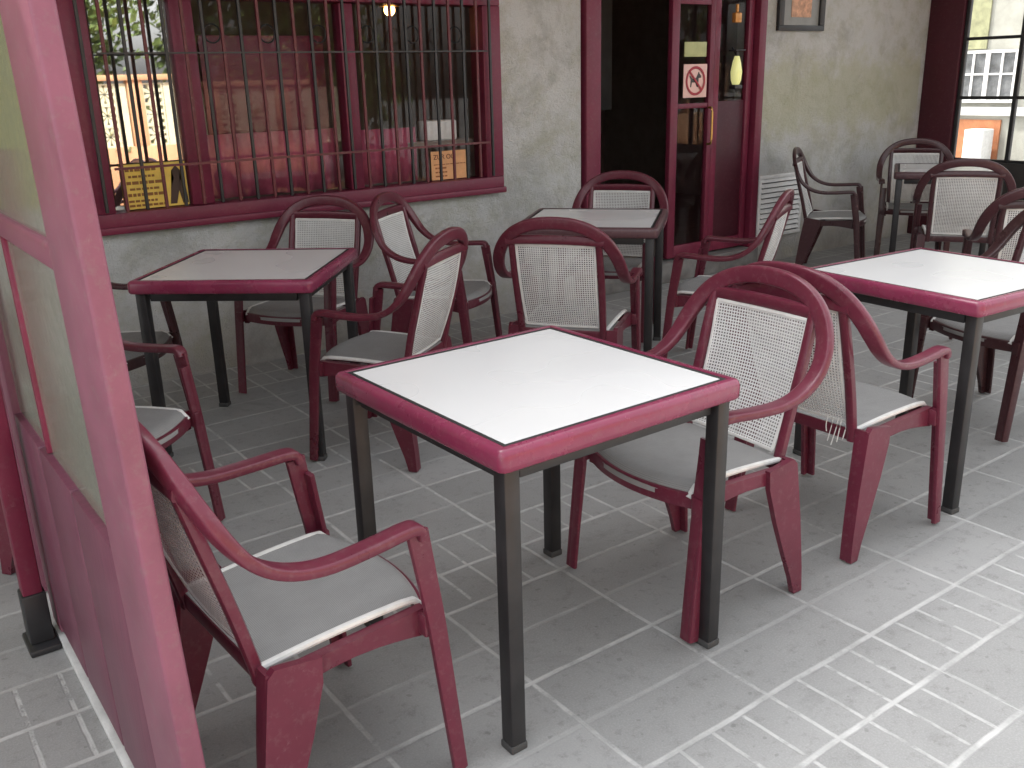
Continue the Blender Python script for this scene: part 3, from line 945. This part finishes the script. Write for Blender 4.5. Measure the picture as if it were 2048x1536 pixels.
    for s in (1, -1):
        up_ = [(-.18, .415), (.17, .428)]
        lo_ = [(.17 - .35 * i / 12, .362 + .022 * math.sin(math.pi * i / 12)) for i in range(13)]
        y0_, y1_ = sorted((s * .212, s * .236))
        poly = up_ + lo_
        A_ = [bm.verts.new((p[0], y0_, p[1])) for p in poly]
        B_ = [bm.verts.new((p[0], y1_, p[1])) for p in poly]
        k = len(poly)
        for i in range(k):
            bm.faces.new((A_[i], A_[(i + 1) % k], B_[(i + 1) % k], B_[i]))
        f1 = bm.faces.new(A_); f2 = bm.faces.new(B_)
        bmesh.ops.triangulate(bm, faces=[f1, f2])
    pts = [Vector((.222 - .048 * (u * u), u * .218, .398)) for u in [(-1 + 2 * i / 14) for i in range(15)]]
    sweep(bm, pts, 0.046, 0.018, lambda p, t: Vector((0, 0, 1)), 10, 4)
    sweep(bm, [Vector((-.186, y, .404)) for y in (-.215, -.1, 0, .1, .215)], 0.04, 0.018, lambda p, t: Vector((0, 0, 1)), 10, 4)
    for y in (-.08, .08):
        sweep(bm, [Vector((-.18, y, .392)), Vector((.19, y, .392))], 0.03, 0.014, lambda p, t: Vector((0, 1, 0)), 8, 4)
    finish('seat_frame', bm, M['resin'], root)
    # front legs: from arm end to floor, L section
    for s in (1, -1):
        bm = BM()
        pts = catmull([(.143, s * .264, .622), (.158, s * .265, .52), (.176, s * .265, .40), (.197, s * .267, .2), (.216, s * .269, .012)], 5)
        nn = len(pts)
        Wd = [0.052 - 0.016 * i / (nn - 1) for i in range(nn)]
        sweep(bm, pts, Wd, 0.018, lambda p, t: Vector((1, 0, 0)), 10, 4)
        pts2 = [p + Vector((w / 2 - .008, -s * 0.018, 0)) for p, w in zip(pts, Wd)]
        sweep(bm, pts2[2:], [0.046 - 0.014 * i / (nn - 1) for i in range(nn - 2)], 0.014, lambda p, t: Vector((0, 1, 0)), 10, 4)
        box(bm, .15, .20, min(s * .228, s * .262), max(s * .228, s * .262), .372, .424, .004)
        finish('front_leg', bm, M['resin'], root)
        bm = BM()
        poly = [(-.196, .425), (-.180, .440), (-.082, .425), (-.085, .37), (-.118, .26), (-.158, .15), (-.193, .06), (-.209, .004), (-.244, .004), (-.240, .08), (-.222, .25)]
        y0_, y1_ = sorted((s * .232, s * .250))
        sl = lambda z: s * (0.0 - 0.02 * (0.42 - z) / .42) * 0.5
        def mkp(p, y): return (p[0], y - sl(p[1]) * 1.0, p[1])
        A_ = [bm.verts.new(mkp(p, y0_)) for p in poly]
        B_ = [bm.verts.new(mkp(p, y1_)) for p in poly]
        k = len(poly)
        for i in range(k):
            bm.faces.new((A_[i], A_[(i + 1) % k], B_[(i + 1) % k], B_[i]))
        bmesh.ops.triangulate(bm, faces=[bm.faces.new(A_), bm.faces.new(B_)])
        # rear flange
        fl = [Vector(mkp(p, s * .222)) for p in ((-.190, .43), (-.214, .25), (-.232, .08), (-.238, .006))]
        sweep(bm, fl, [0.05, 0.042, 0.034, 0.03], 0.014, lambda p, t: Vector((0, 1, 0)), 8, 4)
        finish('rear_leg', bm, M['resin'], root)
    return root

T0 = make_table()
C0 = make_chair()
index_kids(T0)
tables = [
    ((1.386, 1.821), 0.7, 'clean white-topped table in the foreground centre, closest to the camera'),
    ((1.448, 3.869), 48.8, 'table standing nearest to the barred window, behind the foreground screen'),
    ((3.361, 3.842), 40.8, 'grey-topped table with dark edging standing before the cafe doorway'),
    ((3.339, 1.829), -3.6, 'white-topped table at the right edge, cut by the picture frame'),
    ((6.92, 3.87), 32, 'farthest table, half hidden behind chairs near the corner post'),
]
for i, ((x, y), d, lab) in enumerate(tables):
    o = T0 if i == 0 else copy_tree(T0)
    o.location = (x, y, 0); o.rotation_euler = (0, 0, R(d)); o['label'] = lab
    if i in (2, 4):
        for c_ in [c for c in COL.objects if c.parent == o and c.name.startswith('edging')]:
            c_.material_slots[0].link = 'OBJECT'
            c_.material_slots[0].material = M['edge_dark']
chairs = [
    ('C1', .683, 1.75, 3.0, 'maroon armchair in the left foreground, its back hidden by the maroon screen'),
    ('C2', 1.912, 1.775, -182.2, 'maroon armchair tucked under the right side of the foreground white table'),
    ('C3', 1.788, 3.364, 124.5, 'armchair turned to the window table, seen edge on with its red arm toward the left'),
    ('C4', 2.71, 3.233, 34.6, 'armchair just behind the far corner of the foreground table, back squarely in view'),
    ('C5', 3.741, 4.121, -145.4, 'armchair in front of the dark doorway behind the small grey table'),
    ('C6', 3.68, 3.22, 118, 'armchair on the right of the doorway table, its narrow pale back before the white vent'),
    ('C7', 1.877, 4.354, -145.0, 'armchair under the window, tucked behind the grey-topped window table'),
    ('C8', .60, 3.12, -55, 'armchair partly hidden behind the foreground screen, only an arm and leg showing'),
    ('C9', 2.60, 4.15, -52, 'armchair with its back to the window, between the window table and the doorway table'),
    ('C10', 2.64, 1.765, -0.6, 'armchair back to back with the one at the foreground table, white threads hanging from it'),
    ('C11', 6.169, 3.336, 32.9, 'armchair beyond the right white table showing its full pale back, tucked at the farthest table'),
    ('C12', 7.15, 4.25, -145, 'farthest armchair, facing out behind the farthest table by the corner post'),
    ('C13', 5.05, 2.35, 38, 'armchair cut by the right edge of the picture, half its back showing'),
    ('C14', 4.02, 1.92, 165, 'armchair pushed under the right white table, at its right side'),
    ('C15', 6.246, 4.349, -60, 'lone armchair seen from the side against the stucco wall right of the vent'),
    ('C16', .90, 4.2, -43, 'armchair in the shade between the wall and the window table, mostly hidden'),
]
CH = {}
for i, (k, x, y, d, lab) in enumerate(chairs):
    o = C0 if i == 0 else copy_tree(C0)
    o.location = (x, y, 0); o.rotation_euler = (0, 0, R(d)); o['label'] = lab
    CH[k] = o
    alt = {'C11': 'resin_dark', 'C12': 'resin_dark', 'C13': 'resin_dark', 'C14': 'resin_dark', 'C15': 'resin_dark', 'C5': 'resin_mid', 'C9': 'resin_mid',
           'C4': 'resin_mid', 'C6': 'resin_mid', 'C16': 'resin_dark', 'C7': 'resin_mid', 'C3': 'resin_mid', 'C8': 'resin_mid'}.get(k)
    if alt:
        for c_ in [c for c in COL.objects if c.parent == o]:
            if c_.material_slots[0].material == M['resin']:
                c_.material_slots[0].link = 'OBJECT'
                c_.material_slots[0].material = M[alt]
bm = BM()
for dx, dy, l in ((0, 0, .045), (.012, .008, .06), (.03, .004, .05), (-.02, .0, .03), (.05, -.01, .02)):
    pts = catmull([(-.196, -.150 + dx, .445), (-.205, -.152 + dx, .42), (-.212, -.15 + dx + dy, .42 - l)], 3)
    tube(bm, pts, 0.0017, 5)
thr = finish('loose_threads', bm, M['piping'], CH['C10'])

# ------------------------------------------------------------------ outside: neighbour house seen through the side glazing
nb = empty('neighbour_house', (14, 0, 0), 0, 'pale plastered house across the street seen through the side window', 'building')
tbox('wall', simple('cream plaster', (0.34, 0.34, 0.30), 0.8, 0, 0.2, 3, 0.2, 30), nb, (0, 4, 5.0, 14, 0.0, 6.5), 0)
tbox('cornice', simple('white plaster trim', (0.48, 0.48, 0.47), 0.7), nb, (-0.05, 0, 5.0, 8.4, 0.80, 0.92), 0)
tbox('shopfront', simple('orange render', (0.36, 0.14, 0.06), 0.8, 0, 0.25), nb, (-0.03, 0, 7.10, 8.4, 0.0, 0.74), 0)
tbox('upper_panel', simple('yellow green render', (0.29, 0.295, 0.17), 0.8, 0, 0.3), nb, (-0.02, 0, 7.45, 8.4, 1.72, 2.7), 0)
for y in (6.35, 7.0, 7.42):
    f = tbox('window', simple('grey window', (0.13, 0.135, 0.14), 0.2, 0, 0.5), nb, (-0.03, 0, y, y + 0.36, 1.02, 1.66), 0)
    tbox('window_frame', M['white'], f, [(-0.055, -0.031, y - .03, y + .39, .98, 1.02), (-0.055, -0.031, y - .03, y + .39, 1.66, 1.70), (-0.055, -0.031, y - .03, y, 1.02, 1.66), (-0.055, -0.031, y + .36, y + .39, 1.02, 1.66), (-0.05, -0.031, y + .165, y + .195, 1.02, 1.66), (-0.048, -0.031, y, y + .165, 1.36, 1.385), (-0.048, -0.031, y + .195, y + .36, 1.36, 1.385)], 0)
o = tbox('street_cabinet', M['white'], None, (13.6, 13.9, 7.14, 7.42, 0, 0.62), 0.01)
tag(o, 'white street cabinet against the orange shopfront outside', 'cabinet')

# ------------------------------------------------------------------ across the street: breeze block garden wall and hedge (seen in the window reflection)
gw = empty('garden_wall', (0, -5, 0), 0, 'sunlit cream garden wall of flower breeze blocks mirrored in the window', 'wall')
cream = simple('orange cream render', (0.62, 0.36, 0.20), 0.8, 0, 0.15, 2, 0.2)
tbox('base', cream, gw, (-4, 7.1, -0.18, 0.0, 0, 0.66), 0.01)
tbox('coping', cream, gw, (-4, 7.1, -0.20, 0.03, 1.60, 1.68), 0.01)
piers = []
x = -4.0
while x < 7:
    piers.append((x, x + 0.22, -0.18, 0.0, 0.66, 1.60)); x += 1.15
tbox('pier', cream, gw, piers, 0.01)
bmB = BM()
cell = 0.30
pale = simple('pale breeze block', (0.68, 0.66, 0.48), 0.8, 0, 0.1)
def block(bm, cx, cz, s):
    h = s / 2
    t_ = 0.022
    for q in ((cx - h, cx + h, cz + h - t_, cz + h), (cx - h, cx + h, cz - h, cz - h + t_), (cx - h, cx - h + t_, cz - h + t_, cz + h - t_), (cx + h - t_, cx + h, cz - h + t_, cz + h - t_)):
        box(bm, q[0], q[1], -0.13, -0.03, q[2], q[3])
    for k in range(8):
        a = k * math.pi / 4 + math.pi / 8
        r0, r1, w = 0.015, h - 0.010, 0.026
        d = Vector((math.cos(a), 0, math.sin(a))); e = Vector((-math.sin(a), 0, math.cos(a)))
        c0 = Vector((cx, 0, cz))
        poly = [c0 + d * r0, c0 + d * (r0 + r1) * .55 + e * w, c0 + d * r1 + e * w * .9, c0 + d * r1 - e * w * .9, c0 + d * (r0 + r1) * .55 - e * w]
        prism(bm, [(p.x, p.z) for p in poly], -0.12, -0.04, 'y')
x = -4.0
while x < 6.5:
    for i in range(4):
        if x > 1 and i in (0, 2):
            for j in range(3):
                block(bmB, x + 0.22 + 0.23 * (i + .5) + .03, 0.66 + cell * (j + .5), cell - .002)
        elif x > 1:
            box(bmB, x + 0.22 + 0.23 * i + .075, x + 0.22 + 0.23 * (i + 1) - .012, -0.13, -0.03, 0.66, 1.56)
    x += 1.15
finish('breeze_blocks', bmB, pale, gw, smooth=False)
def leaves(name, n, x0, x1, y0, y1, z0, z1, col, label):
    bm = BM()
    cl = [(random.uniform(x0, x1), random.uniform(y0, y1), random.uniform(z0, z1), random.uniform(.25, .6)) for _ in range(150)]
    for _ in range(n):
        c = random.choice(cl)
        p = Vector((c[0] + random.gauss(0, c[3] * .5), c[1] + random.gauss(0, c[3] * .5), max(z0 * .6, c[2] + random.gauss(0, c[3] * .5))))
        s = random.uniform(.05, .11)
        a = Vector((random.gauss(0, 1), random.gauss(0, 1), random.gauss(0, 1))).normalized()
        b_ = a.orthogonal().normalized() * s
        q = a.cross(b_)
        a = a.orthogonal()
        bm.faces.new([bm.verts.new(p + v) for v in (b_, q * .5, -b_, -q * .5)])
    o = finish(name, bm, col, smooth=False)
    tag(o, label, 'hedge')
    return o
def leafmat():
    m, t, b = newmat('hedge leaves')
    g_ = t.nodes.new("ShaderNodeNewGeometry")
    c = mixc(t, g_.outputs["Random Per Island"], (0.05, 0.09, 0.02), (0.20, 0.26, 0.06))
    t.links.new(c, b.inputs["Base Color"]); b.inputs["Roughness"].default_value = 0.55
    return m
leaves('hedge', 26000, -2, 9, -7.0, -5.5, 0.6, 3.6, leafmat(), 'leafy green hedge behind the breeze block garden wall')
